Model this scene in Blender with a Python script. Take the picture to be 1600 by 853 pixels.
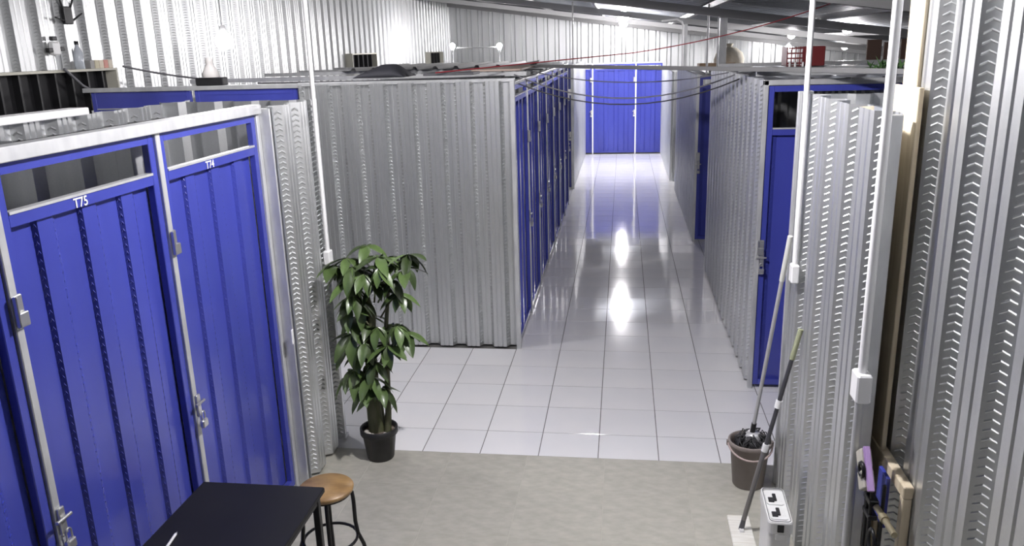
import bpy, math, random
from mathutils import Matrix, Vector
random.seed(7)
for o in list(bpy.data.objects): bpy.data.objects.remove(o)
S = bpy.context.scene
COL = S.collection

# ------------------------------------------------------------------ camera
cam_d = bpy.data.cameras.new('camera'); cam = bpy.data.objects.new('camera', cam_d); COL.objects.link(cam)
cam_d.sensor_width = 36.0; cam_d.lens = 36.0 * 1258.4 / 1600.0; cam_d.clip_start = .05; cam_d.clip_end = 200
PITCH, YAW, ROLL, CAM_H = math.radians(15.64), math.radians(-8.019), math.radians(1.640), 2.652
_f = Vector((math.sin(YAW) * math.cos(PITCH), math.cos(YAW) * math.cos(PITCH), -math.sin(PITCH)))
_r = Vector((math.cos(YAW), -math.sin(YAW), 0)); _d = _f.cross(_r)
_r2 = _r * math.cos(ROLL) + _d * math.sin(ROLL); _d2 = -_r * math.sin(ROLL) + _d * math.cos(ROLL)
cam.matrix_world = Matrix(((_r2.x, -_d2.x, -_f.x, 0), (_r2.y, -_d2.y, -_f.y, 0), (_r2.z, -_d2.z, -_f.z, CAM_H), (0, 0, 0, 1)))
S.camera = cam

# ------------------------------------------------------------------ world, exposure
w = bpy.data.worlds.new('night_world'); S.world = w; w.use_nodes = True
w.node_tree.nodes['Background'].inputs[0].default_value = (.80, .84, 1.0, 1)
w.node_tree.nodes['Background'].inputs[1].default_value = .02
vs = S.view_settings
vs.view_transform = 'Standard'; vs.look = 'None'; vs.gamma = 1; vs.use_curve_mapping = False
vs.exposure = 1.0
BULB = 700.0          # radiance of a bulb of radius 6 cm

# hanging bulbs: x, y, z, relative strength, label
LAMPS = [
    (0.0, 18.2, 3.22, 2.9, 'bare bulb hanging over the tiled corridor, in line with the far blue doors'),
    (0.0, 24.0, 3.22, 1.0, 'bare bulb hanging behind the far blue doors, before the back wall'),
    (-3.0, 5.85, 3.45, .45, 'bare bulb hanging over the side passage by the left outer wall'),
    (-4.0, 8.01, 2.79, .09, 'bare bulb hanging low over the blue door tops by the left outer wall'),
    (3.83, 20.0, 2.75, .3, 'smaller bare bulb close under the roof above the dark red crate'),
    (3.54, 14.0, 2.80, 1.4, 'bare bulb close under the roof beside the rafter over the right units'),
    (4.73, 25.0, 2.42, .25, 'low bare bulb in front of the back wall over the dark red crate'),
    (6.03, 24.0, 2.42, .3, 'low bare bulb in front of the back wall left of the green plant'),
    (-.30, 3.55, 3.22, 1.6, 'bare bulb hanging over the grey floor before the white tiles'),
]

# ------------------------------------------------------------------ node helpers and materials
MATS = {}
def mat(name, base=(.5, .5, .5), rough=.5, metal=0., coat=0., spec=.5, var=0., noise=None, bump=None, emit=None, rand=0.):
    """noise=(scale xyz, colour 2, contrast lo, hi); bump=(scale xyz, strength)"""
    if name in MATS: return MATS[name]
    m = bpy.data.materials.new(name); m.use_nodes = True; MATS[name] = m
    nt = m.node_tree; N = nt.nodes; L = nt.links; b = N['Principled BSDF']
    b.inputs['Roughness'].default_value = rough; b.inputs['Metallic'].default_value = metal
    b.inputs['Base Color'].default_value = (*base, 1); b.inputs['Specular IOR Level'].default_value = spec
    b.inputs['Coat Weight'].default_value = coat; b.inputs['Coat Roughness'].default_value = .12
    tc = N.new('ShaderNodeTexCoord'); col = None
    def nz(scale, detail=4.):
        mp = N.new('ShaderNodeMapping'); mp.inputs['Scale'].default_value = scale
        t = N.new('ShaderNodeTexNoise'); t.inputs['Scale'].default_value = 1; t.inputs['Detail'].default_value = detail
        L.new(tc.outputs['Object'], mp.inputs[0]); L.new(mp.outputs[0], t.inputs[0]); return t
    if noise:
        t = nz(noise[0]); r = N.new('ShaderNodeMapRange'); r.inputs[1].default_value = noise[2]; r.inputs[2].default_value = noise[3]
        mx = N.new('ShaderNodeMix'); mx.data_type = 'RGBA'; L.new(t.outputs[0], r.inputs[0]); L.new(r.outputs[0], mx.inputs[0])
        mx.inputs[6].default_value = (*base, 1); mx.inputs[7].default_value = (*noise[1], 1); col = mx.outputs[2]
    if rand:
        oi = N.new('ShaderNodeObjectInfo'); r = N.new('ShaderNodeMapRange'); r.inputs[3].default_value = 1 - rand; r.inputs[4].default_value = 1 + rand
        L.new(oi.outputs['Random'], r.inputs[0]); hs = N.new('ShaderNodeHueSaturation'); L.new(r.outputs[0], hs.inputs['Value'])
        if col: L.new(col, hs.inputs['Color'])
        else: hs.inputs['Color'].default_value = (*base, 1)
        col = hs.outputs[0]
    if col: L.new(col, b.inputs['Base Color'])
    if bump:
        t = nz(bump[0], 3.); bp = N.new('ShaderNodeBump'); bp.inputs['Strength'].default_value = bump[1]; bp.inputs['Distance'].default_value = .01
        L.new(t.outputs[0], bp.inputs['Height']); L.new(bp.outputs[0], b.inputs['Normal'])
    if emit:
        b.inputs['Emission Color'].default_value = (*emit[0], 1); b.inputs['Emission Strength'].default_value = emit[1]
    return m

def galv(name, a, b_, rough, metal, rand=.06, sp_=1., bmp=.012):
    """zinc coated sheet: spangle cells plus long vertical streaks"""
    m = mat(name, a, rough, metal, noise=((14, 14, .6), b_, .3, .7), rand=rand, bump=((9, 9, .8), bmp))
    nt = m.node_tree; N = nt.nodes; L = nt.links; bs = N['Principled BSDF']
    tc = N.new('ShaderNodeTexCoord'); v = N.new('ShaderNodeTexVoronoi'); v.inputs['Scale'].default_value = 130
    L.new(tc.outputs['Object'], v.inputs['Vector'])
    sp = N.new('ShaderNodeSeparateColor'); L.new(v.outputs['Color'], sp.inputs[0])
    r = N.new('ShaderNodeMapRange'); r.inputs[3].default_value = max(.05, rough - .03 * sp_); r.inputs[4].default_value = rough + .05 * sp_
    L.new(sp.outputs[0], r.inputs[0]); L.new(r.outputs[0], bs.inputs['Roughness'])
    hs = N.new('ShaderNodeHueSaturation'); r2 = N.new('ShaderNodeMapRange'); r2.inputs[3].default_value = 1 - .06 * sp_; r2.inputs[4].default_value = 1 + .04 * sp_
    L.new(sp.outputs[1], r2.inputs[0]); L.new(r2.outputs[0], hs.inputs['Value'])
    src = bs.inputs['Base Color'].links[0].from_socket; L.new(src, hs.inputs['Color']); L.new(hs.outputs[0], bs.inputs['Base Color'])
    return m

GALV = galv('galvanised_steel', (.58, .595, .60), (.65, .66, .66), .36, .80, sp_=.4, bmp=.004)
ROOF = galv('roof_steel', (.15, .16, .18), (.21, .22, .23), .6, .3)
STEEL = mat('dull_zinc_profile', (.50, .51, .52), .42, .45, noise=((14, 14, 5), (.60, .61, .61), .35, .65))
BLUE = mat('glossy_blue_paint', (.042, .053, .31), .25, 0, coat=.35, noise=((3, 3, .8), (.054, .068, .37), .3, .7), bump=((10, 10, 1.5), .04))
WHITEP = mat('white_plastic', (.80, .80, .80), .4)
TILE = mat('white_glazed_tile', (.74, .74, .76), .065, 0, rand=.025, noise=((2.2, 2.2, 2.2), (.78, .77, .78), .35, .7), bump=((5, 5, 5), .012))
GROUT = mat('grey_grout_bed', (.16, .155, .15), .9, noise=((6, 6, 6), (.10, .10, .095), .3, .7))
STONE = mat('grey_stoneware_tile', (.35, .34, .29), .5, 0, rand=.03, noise=((11, 19, 11), (.43, .415, .36), .33, .68), bump=((16, 30, 16), .10))
GROUT2 = mat('pale_grout_bed', (.44, .43, .37), .9)
BLACKP = mat('black_plastic', (.015, .015, .016), .45)
BLACKM = mat('black_steel', (.020, .020, .022), .35, .6)
CHROME = mat('bright_steel', (.68, .68, .66), .28, .85)
WIREG = mat('grey_cable', (.17, .17, .185), .5)
WIRED = mat('dark_cable', (.04, .04, .045), .5)
WIRER = mat('red_cable', (.42, .05, .06), .5)

def bulb_mat(s):
    return mat('bulb_glow_%d' % round(s * 100), (.9, .9, .9), .3, emit=((1.0, .965, .985), BULB * s))

# ------------------------------------------------------------------ object helpers
WM = {}
I4 = Matrix.Identity(4)
def link(o, parent=None, W=I4):
    COL.objects.link(o); WM[o.name] = W
    if parent is not None:
        o.parent = parent; o.matrix_basis = WM[parent.name].inverted() @ W
    else: o.matrix_basis = W
    return o
def tag(o, label=None, cat=None, group=None, kind=None):
    if label: o['label'] = label
    if cat: o['category'] = cat
    if group: o['group'] = group
    if kind: o['kind'] = kind
    return o
def empty(name, W, label=None, cat=None, group=None, kind=None):
    if not isinstance(W, Matrix): W = Matrix.Translation(Vector(W))
    o = bpy.data.objects.new(name, None); o.empty_display_size = .05
    link(o, None, W); return tag(o, label, cat, group, kind)
def struct(name, W, label):
    return empty(name, W, label, 'wall' if name.startswith('wall') else name.split('_')[0], None, 'structure')
def frame(p, d, z=0.):
    """matrix: x along d, y to its left, z up"""
    d = Vector((d[0], d[1], 0)).normalized()
    return Matrix(((d.x, -d.y, 0, p[0]), (d.y, d.x, 0, p[1]), (0, 0, 1, z), (0, 0, 0, 1)))

class MB:
    def __init__(s): s.v = []; s.f = []; s.sm = []
    def add(s, vs, fs, smooth=False):
        n = len(s.v); s.v += [tuple(q) for q in vs]; s.f += [tuple(i + n for i in q) for q in fs]; s.sm += [smooth] * len(fs); return s
    def box(s, x0, x1, y0, y1, z0, z1, b=0., M=None):
        if b <= 0:
            vs = [(x, y, z) for z in (z0, z1) for x, y in ((x0, y0), (x1, y0), (x1, y1), (x0, y1))]
            fs = [(3, 2, 1, 0), (4, 5, 6, 7), (0, 1, 5, 4), (1, 2, 6, 5), (2, 3, 7, 6), (3, 0, 4, 7)]
        else:
            def ring(i, z): return [(x0 + i + b, y0 + i, z), (x1 - i - b, y0 + i, z), (x1 - i, y0 + i + b, z), (x1 - i, y1 - i - b, z),
                                    (x1 - i - b, y1 - i, z), (x0 + i + b, y1 - i, z), (x0 + i, y1 - i - b, z), (x0 + i, y0 + i + b, z)]
            vs = ring(b * .7, z0) + ring(0, z0 + b) + ring(0, z1 - b) + ring(b * .7, z1)
            fs = [tuple(range(7, -1, -1)), tuple(range(24, 32))]
            for k in range(3):
                for i in range(8): j = (i + 1) % 8; fs.append((k * 8 + i, k * 8 + j, k * 8 + 8 + j, k * 8 + 8 + i))
        if M is not None: vs = [M @ Vector(q) for q in vs]
        return s.add(vs, fs)
    def tube(s, pts, r, n=8, close=False, smooth=True):
        pts = [Vector(p) for p in pts]; rs = r if isinstance(r, (list, tuple)) else [r] * len(pts)
        m = len(pts); vs = []; fs = []; up = None
        for i, p in enumerate(pts):
            if close: t = pts[(i + 1) % m] - pts[i - 1]
            else: t = pts[min(i + 1, m - 1)] - pts[max(i - 1, 0)]
            t.normalize()
            if up is None: up = Vector((0, 0, 1)) if abs(t.z) < .9 else Vector((1, 0, 0))
            a = t.cross(up).normalized(); up = a.cross(t).normalized()
            vs += [p + (a * math.cos(2 * math.pi * k / n) + up * math.sin(2 * math.pi * k / n)) * rs[i] for k in range(n)]
        for i in range(m if close else m - 1):
            j = (i + 1) % m
            for k in range(n):
                q = (k + 1) % n; fs.append((i * n + k, i * n + q, j * n + q, j * n + k))
        s.add(vs, fs, smooth)
        if not close:
            s.add(vs[:n], [tuple(range(n - 1, -1, -1))]); s.add(vs[-n:], [tuple(range(n))])
        return s
    def lathe(s, prof, c=(0, 0, 0), n=20, smooth=True, sx=1., sy=1.):
        vs = []; fs = []
        for r, z in prof:
            vs += [(c[0] + sx * r * math.cos(2 * math.pi * k / n), c[1] + sy * r * math.sin(2 * math.pi * k / n), c[2] + z) for k in range(n)]
        for i in range(len(prof) - 1):
            for k in range(n):
                q = (k + 1) % n; fs.append((i * n + k, i * n + q, i * n + n + q, i * n + n + k))
        s.add(vs, fs, smooth)
        if prof[0][0] > 1e-4: s.add(vs[:n], [tuple(range(n - 1, -1, -1))])
        if prof[-1][0] > 1e-4: s.add(vs[-n:], [tuple(range(n))])
        return s
    def mesh(s, name, material):
        me = bpy.data.meshes.new(name); me.from_pydata(s.v, [], s.f); me.update()
        me.polygons.foreach_set('use_smooth', s.sm)
        if material: me.materials.append(material)
        return me
    def build(s, name, material, parent=None, W=I4, label=None, local=True):
        """local: vertices are in the parent's space"""
        o = bpy.data.objects.new(name, s.mesh(name, material))
        link(o, parent, (WM[parent.name] @ W) if (parent is not None and local) else W)
        if label: o['label'] = label
        return o
def B(*a, **k): return MB().box(*a, **k)
def put(me, name, parent, W):
    return link(bpy.data.objects.new(name, me), parent, W)

# ------------------------------------------------------------------ corrugated deck sheets
PROFILES = {  # one pitch as (t, depth)
    'deck': (.25, [(0, 0), (.024, 0), (.028, .004), (.034, .004), (.038, 0), (.068, 0), (.100, .055), (.128, .055), (.132, .049), (.138, .049), (.142, .055),
                   (.170, .055), (.174, .049), (.180, .049), (.184, .055), (.213, .055), (.245, 0)]),
    'outer': (.356, [(0, 0), (.03, 0), (.034, .005), (.042, .005), (.046, 0), (.085, 0), (.118, .065), (.17, .065), (.176, .058), (.186, .058), (.192, .065),
                     (.245, .065), (.251, .058), (.261, .058), (.267, .065), (.318, .065), (.351, 0)]),
    'panel': (.25, [(0, 0), (.10, 0), (.135, .045), (.215, .045), (.225, 0)]),
    'plain': (.25, [(0, 0), (.068, 0), (.100, .045), (.213, .045), (.245, 0)]),
    'roofing': (.25, [(0, 0), (.16, 0), (.185, .035), (.215, .035), (.24, 0)]),
    'far': (.356, [(0, 0), (.085, 0), (.118, .065), (.318, .065), (.351, 0)]),
}
WEBS = {'panel': ((.10, 0, .135, .045), (.215, .045, .225, 0)), 'deck': ((.068, 0, .100, .055), (.213, .055, .245, 0)), 'outer': ((.085, 0, .118, .065), (.318, .065, .351, 0))}
SHEETS = {}
def sheet_mesh(kind, width, h, material, chev=0, flat=1., slope=0., phase=0.):
    key = (kind, round(width, 4), round(h, 4), material.name, chev, flat, round(slope, 5), phase)
    if key in SHEETS: return SHEETS[key]
    P, pr = PROFILES[kind]; pts = []; n = int(math.ceil((width + phase) / P + 1e-6))
    for i in range(n + 1):
        for t, d in pr:
            T = t + i * P - phase
            if -1e-6 <= T <= width + 1e-6: pts.append((T, d * flat))
    if pts[-1][0] < width - 1e-5: pts.append((width, pts[-1][1]))
    m = MB(); vs = [(t, d, 0) for t, d in pts] + [(t, d, h + slope * t) for t, d in pts]; k = len(pts)
    m.add(vs, [(i, i + 1, k + i + 1, k + i) for i in range(k - 1)])
    if chev and kind in WEBS:
        st = .032; eb = .0075 if kind == 'deck' else .0045
        for i in range(n):
            for wi, (t0, d0, t1, d1) in enumerate(WEBS[kind]):
                if t1 + i * P - phase > width or t0 + i * P - phase < 0: continue
                a = Vector((t0 + i * P - phase, d0 * flat, 0)); b = Vector((t1 + i * P - phase, d1 * flat, 0)); ln = (b - a).length
                nrm = Vector((-(b - a).y, (b - a).x, 0)).normalized()
                arms = [((.2, 0), (.5, .011)), ((.5, .011), (.8, 0))] if (wi + 1 == chev or chev == 3) else [((.25, 0), (.75, 0))]
                zz = .03
                while zz < h - .03:
                    for (s0, z0), (s1, z1) in arms:
                        q = []
                        for s_, z_ in ((s0, z0), (s1, z1)):
                            c = a.lerp(b, s_); q += [c + Vector((0, 0, zz + z_ - eb)), c + nrm * {'panel': .0016, 'outer': .0024}.get(kind, .006) + Vector((0, 0, zz + z_)), c + Vector((0, 0, zz + z_ + eb))]
                        m.add(q, [(0, 3, 4, 1), (1, 4, 5, 2)])
                    zz += st
    me = m.mesh('sheet', material); SHEETS[key] = me; return me
def run(parent, p0, p1, z0, z1, kind='plain', material=None, chev=0, per=1.0, name='sheet', z1b=None, slope=0., phase=0.):
    """row of sheets from p0 to p1, facing the left of the direction; slope lowers the top along the run"""
    material = material or GALV
    P = PROFILES[kind][0]; per = round(per / P) * P
    d = Vector((p1[0] - p0[0], p1[1] - p0[1])); ln = d.length; d.normalize(); t = 0.; i = 0
    while t < ln - .02:
        wd = min(per, ln - t); q = (p0[0] + d.x * t, p0[1] + d.y * t)
        put(sheet_mesh(kind, wd, z1 + slope * t - z0, material, chev, slope=slope, phase=phase), name, parent, frame(q, d, z0) @ Matrix.Translation((0, .0012 * (i % 2), 0)))
        t += per; i += 1

# ------------------------------------------------------------------ floor
fl = empty('floor', (0, 0, 0), 'floor of white glazed tiles with a grey stoneware strip in front', 'floor', None, 'structure')
B(-5.8, 9, -1.5, 27.2, -.12, -.0016).build('screed', GROUT, fl)
B(-5.6, 1.5, -1.4, 4.862, -.0015, -.0010).build('pale_screed', GROUT2, fl)
def tile_mesh(wx, wy, material, b=.0010):
    m = MB(); hx, hy = wx / 2, wy / 2
    vs = [(-hx, -hy, -.006), (hx, -hy, -.006), (hx, hy, -.006), (-hx, hy, -.006), (-hx, -hy, -b), (hx, -hy, -b), (hx, hy, -b), (-hx, hy, -b),
          (-hx + b, -hy + b, 0), (hx - b, -hy + b, 0), (hx - b, hy - b, 0), (-hx + b, hy - b, 0)]
    fs = [(8, 9, 10, 11)]
    for k in (0, 4):
        for i in range(4): j = (i + 1) % 4; fs.append((k + i, k + j, k + 4 + j, k + 4 + i))
    m.add(vs, fs); return m.mesh('tile', material)
TM = {}
def tile(name, x0, x1, y0, y1, material, g=.0055, tilt=.0012):
    key = (round(x1 - x0, 3), round(y1 - y0, 3), material.name)
    if key not in TM: TM[key] = tile_mesh(x1 - x0 - g, y1 - y0 - g, material)
    W = Matrix.Translation(((x0 + x1) / 2, (y0 + y1) / 2, 0)) @ Matrix.Rotation(random.uniform(-tilt, tilt), 4, 'X') @ Matrix.Rotation(random.uniform(-tilt, tilt), 4, 'Y')
    put(TM[key], name, fl, W)
X0, Y0 = -.542, 4.829
def yj(r): return 4.862 if r == 0 else (5.205 if r == 1 else Y0 + .4 * r)
def xj(c): return X0 + .4 * c
for r in range(0, 39):
    for c in range(-6, 7):
        ym = (yj(r) + yj(r + 1)) / 2
        ok = -1 <= c <= 3
        if r <= 4 and -6 <= c < 0: ok = True
        if r <= 3 and 3 < c <= 4: ok = True
        if 22 <= r <= 26 and c in (-2, -1): ok = True
        if 13 <= r <= 15 and c == 4: ok = True
        if ok: tile('tile', xj(c), xj(c + 1), yj(r), yj(r + 1), TILE)
gx = [-.097 + .518 * k for k in range(-4, 4)]; gy = [4.862, 4.44, 3.922, 3.404, 2.886, 2.368, 1.85]
for i in range(len(gx) - 1):
    for j in range(len(gy) - 1): tile('stone_tile', gx[i], gx[i + 1], gy[j + 1], gy[j], STONE, .004, .0008)

# ------------------------------------------------------------------ shell: outer walls and roof
def roof_z(x): return 3.36 - .14 * x
wl = struct('wall_left', (-5.65, 0, 0), 'tall galvanised ribbed outer wall behind the left units')
run(wl, (-5.65, 27), (-5.65, 5.0), 0, 4.15, 'outer', GALV, 2, per=1.068)
run(wl, (-5.65, 5.0), (-5.65, -1.0), 0, 4.15, 'far', GALV, 0, per=1.068)
wb = struct('wall_back', (0, 27, 0), 'far galvanised ribbed outer wall under the sloping roof edge')
run(wb, (8.6, 27), (-5.65, 27), 0, roof_z(8.6), 'far', GALV, 0, per=1.068, slope=.14)
wr = struct('wall_right_far', (8.6, 0, 0), 'low outer wall beyond the right units')
run(wr, (8.6, 3.4), (8.6, 27), 0, 2.16, 'far', GALV, 0, per=1.068)

ce = empty('ceiling', (0, 0, 0), 'sloping dark corrugated steel roof on pale steel purlins', 'ceiling', None, 'structure')
def roof_matrix(y):
    ax = Vector((1, 0, -.14)).normalized(); n = Vector((0, 1, 0)).cross(ax)
    # sheet local x -> +y, local z -> down the slope, local y -> up
    up = ax.cross(Vector((0, 1, 0))); up = up if up.z > 0 else -up
    return Matrix(((0, up.x, ax.x, -5.7), (1, up.y, ax.y, y), (0, up.z, ax.z, roof_z(-5.7) + .02), (0, 0, 0, 1)))
for k in range(29):
    put(sheet_mesh('roofing', 1.0, 14.6, ROOF), 'roof_sheet', ce, roof_matrix(-1.5 + k))
def sl_box(x0, x1, y0, y1, t, off):
    m = MB()
    vs = []
    for dz in (-t, 0):
        for x, y in ((x0, y0), (x1, y0), (x1, y1), (x0, y1)): vs.append((x, y, roof_z(x) + off + dz))
    m.add(vs, [(3, 2, 1, 0), (4, 5, 6, 7), (0, 1, 5, 4), (1, 2, 6, 5), (2, 3, 7, 6), (3, 0, 4, 7)]); return m
PALE = mat('pale_painted_steel', (.36, .36, .36), .5, .2)
for x in (-5.2, -3.6, -2.0, -.55, 1.25, 2.75, 4.3, 5.8, 7.3):
    sl_box(x - .03, x + .03, -1.2, 26.95, .07, -.005).build('purlin', PALE, ce)
for y in (2.0, 7.4, 12.2, 17.0, 21.8, 26.6):
    sl_box(-5.6, 8.5, y - .05, y + .05, .11, -.075).build('rafter', PALE, ce)

# ------------------------------------------------------------------ doors
def text_mesh(s, size, material):
    c = bpy.data.curves.new('number', 'FONT'); c.body = s; c.size = size; c.align_x = 'CENTER'; c.extrude = .0006; c.offset = size * .012
    o = bpy.data.objects.new('tmp_text', c); COL.objects.link(o)
    bpy.context.view_layer.update()
    me = bpy.data.meshes.new_from_object(o.evaluated_get(bpy.context.evaluated_depsgraph_get()))
    bpy.data.objects.remove(o); me.materials.clear(); me.materials.append(material); return me
def hasp(parent, x, z, y=.0, big=True):
    """galvanised staple plate with a dark slot"""
    m = B(x - .02, x + .032, y, y + .012, z - .055, z + .055, .004)
    m.box(x + .022, x + .032, y + .012, y + .03, z - .055, z + .055, .003)
    m.box(x - .018, x + .03, y + .012, y + .028, z - .055, z - .005, .003)
    m.build('hasp_plate', CHROME, parent)
def padlock(parent, x, z, y=.0):
    pl = B(x - .014, x + .018, y, y + .012, z - .02, z + .09, .003).build('bolt_plate', CHROME, parent)
    MB().tube([(x - .03, y + .02, z + .05), (x + .045, y + .02, z + .05)], .007, 8).build('bolt', CHROME, pl)
    lk = MB()
    pts = [(x + .006 + .014 * math.cos(a), y + .026, z - .012 + .02 * math.sin(a)) for a in [math.pi * k / 8 for k in range(9)]]
    lk.tube([(pts[0][0], pts[0][1], z - .04)] + pts + [(pts[-1][0], pts[-1][1], z - .04)], .0035, 6)
    lk = lk.build('shackle', CHROME, parent)
    B(x - .016, x + .03, y + .015, y + .037, z - .075, z - .035, .005).build('padlock_body', CHROME, lk)
def door(n, label, p, d, wd, H=2.335, rail=2.15, number=None, kind='panel', chev=0, hw=True, panel_flat=.42, group=None, vent=True):
    dr = empty('door_%d' % n, frame(p, d), label, 'door', group, 'structure')
    s = .042; m = MB(); D = .034
    m.box(0, s, -D, 0, .03, H, .003).box(wd - s, wd, -D, 0, .03, H, .003)
    m.box(s, wd - s, -D, -.001, .03, .075).box(s, wd - s, -D, -.001, H - s, H)
    m.box(s, wd - s, -D, -.001, rail - .035, rail + .012)
    if vent and wd > .6:
        pass
    else: m.box(s, wd - s, -D + .005, -.004, rail, H)
    m.build('leaf_frame', BLUE, dr)
    put(sheet_mesh(kind, wd - 2 * s, rail - .03 - .07, BLUE, chev, panel_flat), 'panel', dr, WM[dr.name] @ Matrix.Translation((s, -.040, .07)))
    B(s, wd - s, -.03, .004, rail + .008, rail + .018).build('sill_strip', STEEL, dr)
    if number:
        W = WM[dr.name] @ Matrix.Translation((wd * .5, .0012, rail - .032)) @ Matrix.Rotation(math.pi, 4, 'Z') @ Matrix.Rotation(math.pi / 2, 4, 'X')
        W = WM[dr.name] @ Matrix(((-1, 0, 0, wd * .568), (0, 0, 1, .0012), (0, 1, 0, rail - .033), (0, 0, 0, 1)))
        put(text_mesh(number, .052, WHITEP), 'number', dr, W)
    if hw:
        hasp(dr, wd - .0 if hw == 'far' else .012, 1.82, .002); padlock(dr, .012, 1.0, .002)
    return dr

# ---- block beside the camera (doors T75, T74), faces +x : sheets run towards -y
AX = -2.03
wa = struct('wall_left_front', (AX, 5.0, 0), 'low ribbed partition row with two numbered blue doors beside the black table')
run(wa, (-1.99, 5.03), (-1.99, 4.355), .02, 2.37, 'deck', GALV, 2, phase=.179)
B(AX - .04, AX + .035, .2, 4.34, 2.335, 2.385, .003).build('header_channel', STEEL, wa, local=False)
for y in (2.335, 3.322, 4.335): B(AX - .03, AX + .012, y - .018, y + .018, 0, 2.335, .003).build('post', STEEL, wa, local=False)
B(-1.985, -1.945, 5.03, 5.06, .02, 2.37, .003).build('post', STEEL, wa, local=False)
B(-2.02, -1.955, 4.352, 4.40, 0, 2.36, .003).build('post', STEEL, wa, local=False)
B(-1.99, -1.93, 4.99, 5.06, 0, .03, .004).build('foot', WHITEP, wa, local=False)
door(1, 'open-vented glossy blue ribbed door numbered T74 beside the bare sheet and the stool', (AX, 4.315), (0, -1), .972, number='T74', chev=2, hw=False)
door(2, 'glossy blue ribbed door numbered T75 between two galvanised posts', (AX, 3.302), (0, -1), .947, number='T75', chev=2, hw=False)
door(3, 'blue door cut off by the picture edge before the T75 door', (AX, 2.315), (0, -1), .95, chev=2, hw=False)
for y, n_ in ((3.322, 1), (2.335, 2)):
    dd = bpy.data.objects['door_%d' % n_]
    wd = .972 if n_ == 1 else .947
    hasp(dd, wd + .005, 1.84, .002); padlock(dd, wd + .012, 1.0, .012)
run(wa, (-3.0, 5.4), (-3.0, .2), 0, 2.36, 'deck', GALV, 2)
B(-3.02, -2.94, .2, 5.4, 2.25, 2.275).build('rail', BLACKM, wa, local=False)
run(wa, (-3.0, 3.36), (-2.07, 3.36), 0, 2.30, 'plain', GALV, 0)
run(wa, (-1.99, 5.0), (-3.0, 5.0), 0, 2.37, 'plain', GALV, 0)

# ---- middle left block: front of bare sheet, seven doors along the corridor
wm = struct('wall_left_middle', (-.9, 6.84, 0), 'bare galvanised ribbed front of the middle left units behind the potted plant')
run(wm, (-.93, 6.885), (-2.78, 6.885), .02, 2.385, 'deck', GALV, 1)
B(-.94, -.90, 6.84, 6.88, 0, 2.385, .003).build('post', STEEL, wm, local=False)
B(-2.80, -.9, 6.86, 6.90, 2.375, 2.405, .003).build('header_channel', STEEL, wm, local=False)
for k in range(7):
    door(4 + k, 'narrow blue corridor door of the middle left row, %s from the bare sheet corner' % ('seventh', 'sixth', 'fifth', 'fourth', 'third', 'second', 'first')[k],
         (-.915, 13.78 - .985 * k), (0, -1), .965, H=2.345, rail=2.235, hw=True)
for k in range(8):
    y = 13.79 - .985 * k
    B(-.945, -.905, y - .009, y + .009, 0, 2.35).build('post', STEEL, wm, local=False)
B(-.95, -.895, 6.88, 13.8, 2.35, 2.375, .003).build('header_channel', STEEL, wm, local=False)
run(wm, (-2.6, 6.9), (-2.6, 13.8), 0, 2.34, 'plain', GALV, 0)
run(wm, (-2.6, 13.8), (-.92, 13.8), 0, 2.34, 'plain', GALV, 0)
for y in (8.0, 9.8, 10.9, 12.3):
    B(-4.4, -.93, y - .03, y + .03, 2.385, 2.425).build('joist', STEEL, wm, local=False)
# blue doors of the side passage, left of the bare sheet
wp = struct('wall_left_passage', (-3.8, 6.9, 0), 'row of blue passage doors whose tops show above the T74 partition')
door(11, 'blue passage door whose top shows beside the bare sheet wall', (-2.82, 6.9), (-1, 0), .96, H=2.36, rail=2.2, hw=False, vent=False)
door(12, 'blue passage door whose top shows nearest the left outer wall', (-3.82, 6.9), (-1, 0), .96, H=2.36, rail=2.2, hw=False, vent=False)
B(-4.85, -2.8, 6.885, 6.93, 2.362, 2.40, .003).build('header_channel', STEEL, wp, local=False)
run(wp, (-4.82, 6.93), (-4.82, 13.6), 0, 2.2, 'plain', GALV, 0)

# ---- far left block
wc = struct('wall_left_far', (-.91, 15.4, 0), 'smooth galvanised side of the far left units past the cross passage')
run(wc, (-.955, 20.45), (-.955, 15.42), .02, 2.30, 'plain', GALV, 0)
B(-.96, -.905, 15.36, 15.42, 0, 2.31, .003).build('post', STEEL, wc, local=False)
door(13, 'blue door on the narrow front of the far left units', (-.965, 15.38), (-1, 0), .97, H=2.28, rail=2.15)
B(-1.96, -.9, 15.36, 15.41, 2.285, 2.31).build('header_channel', STEEL, wc, local=False)
run(wc, (-1.95, 15.38), (-4.6, 15.38), 0, 2.28, 'plain', GALV, 0)

# ---- end of the corridor
we = struct('wall_end', (0, 20.5, 0), 'end wall of blue doors closing the tiled corridor')
for n_, x, wd, lab in ((14, .95, .62, 'blue end door at the right-hand side of the corridor end'), (15, .297, 1.02, 'wide blue end door in the middle of the corridor end'),
                       (16, -.76, .62, 'blue end door sliver beside the far left units')):
    door(n_, lab, (x, 20.5), (-1, 0), wd, H=2.19, rail=2.07, hw=(n_ != 14))
for x in (.313, -.742): B(x - .016, x + .016, 20.47, 20.52, 0, 2.21).build('post', WHITEP, we, local=False)
B(-1.4, 1.0, 20.47, 20.53, 2.195, 2.225).build('header_channel', STEEL, we, local=False)

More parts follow.
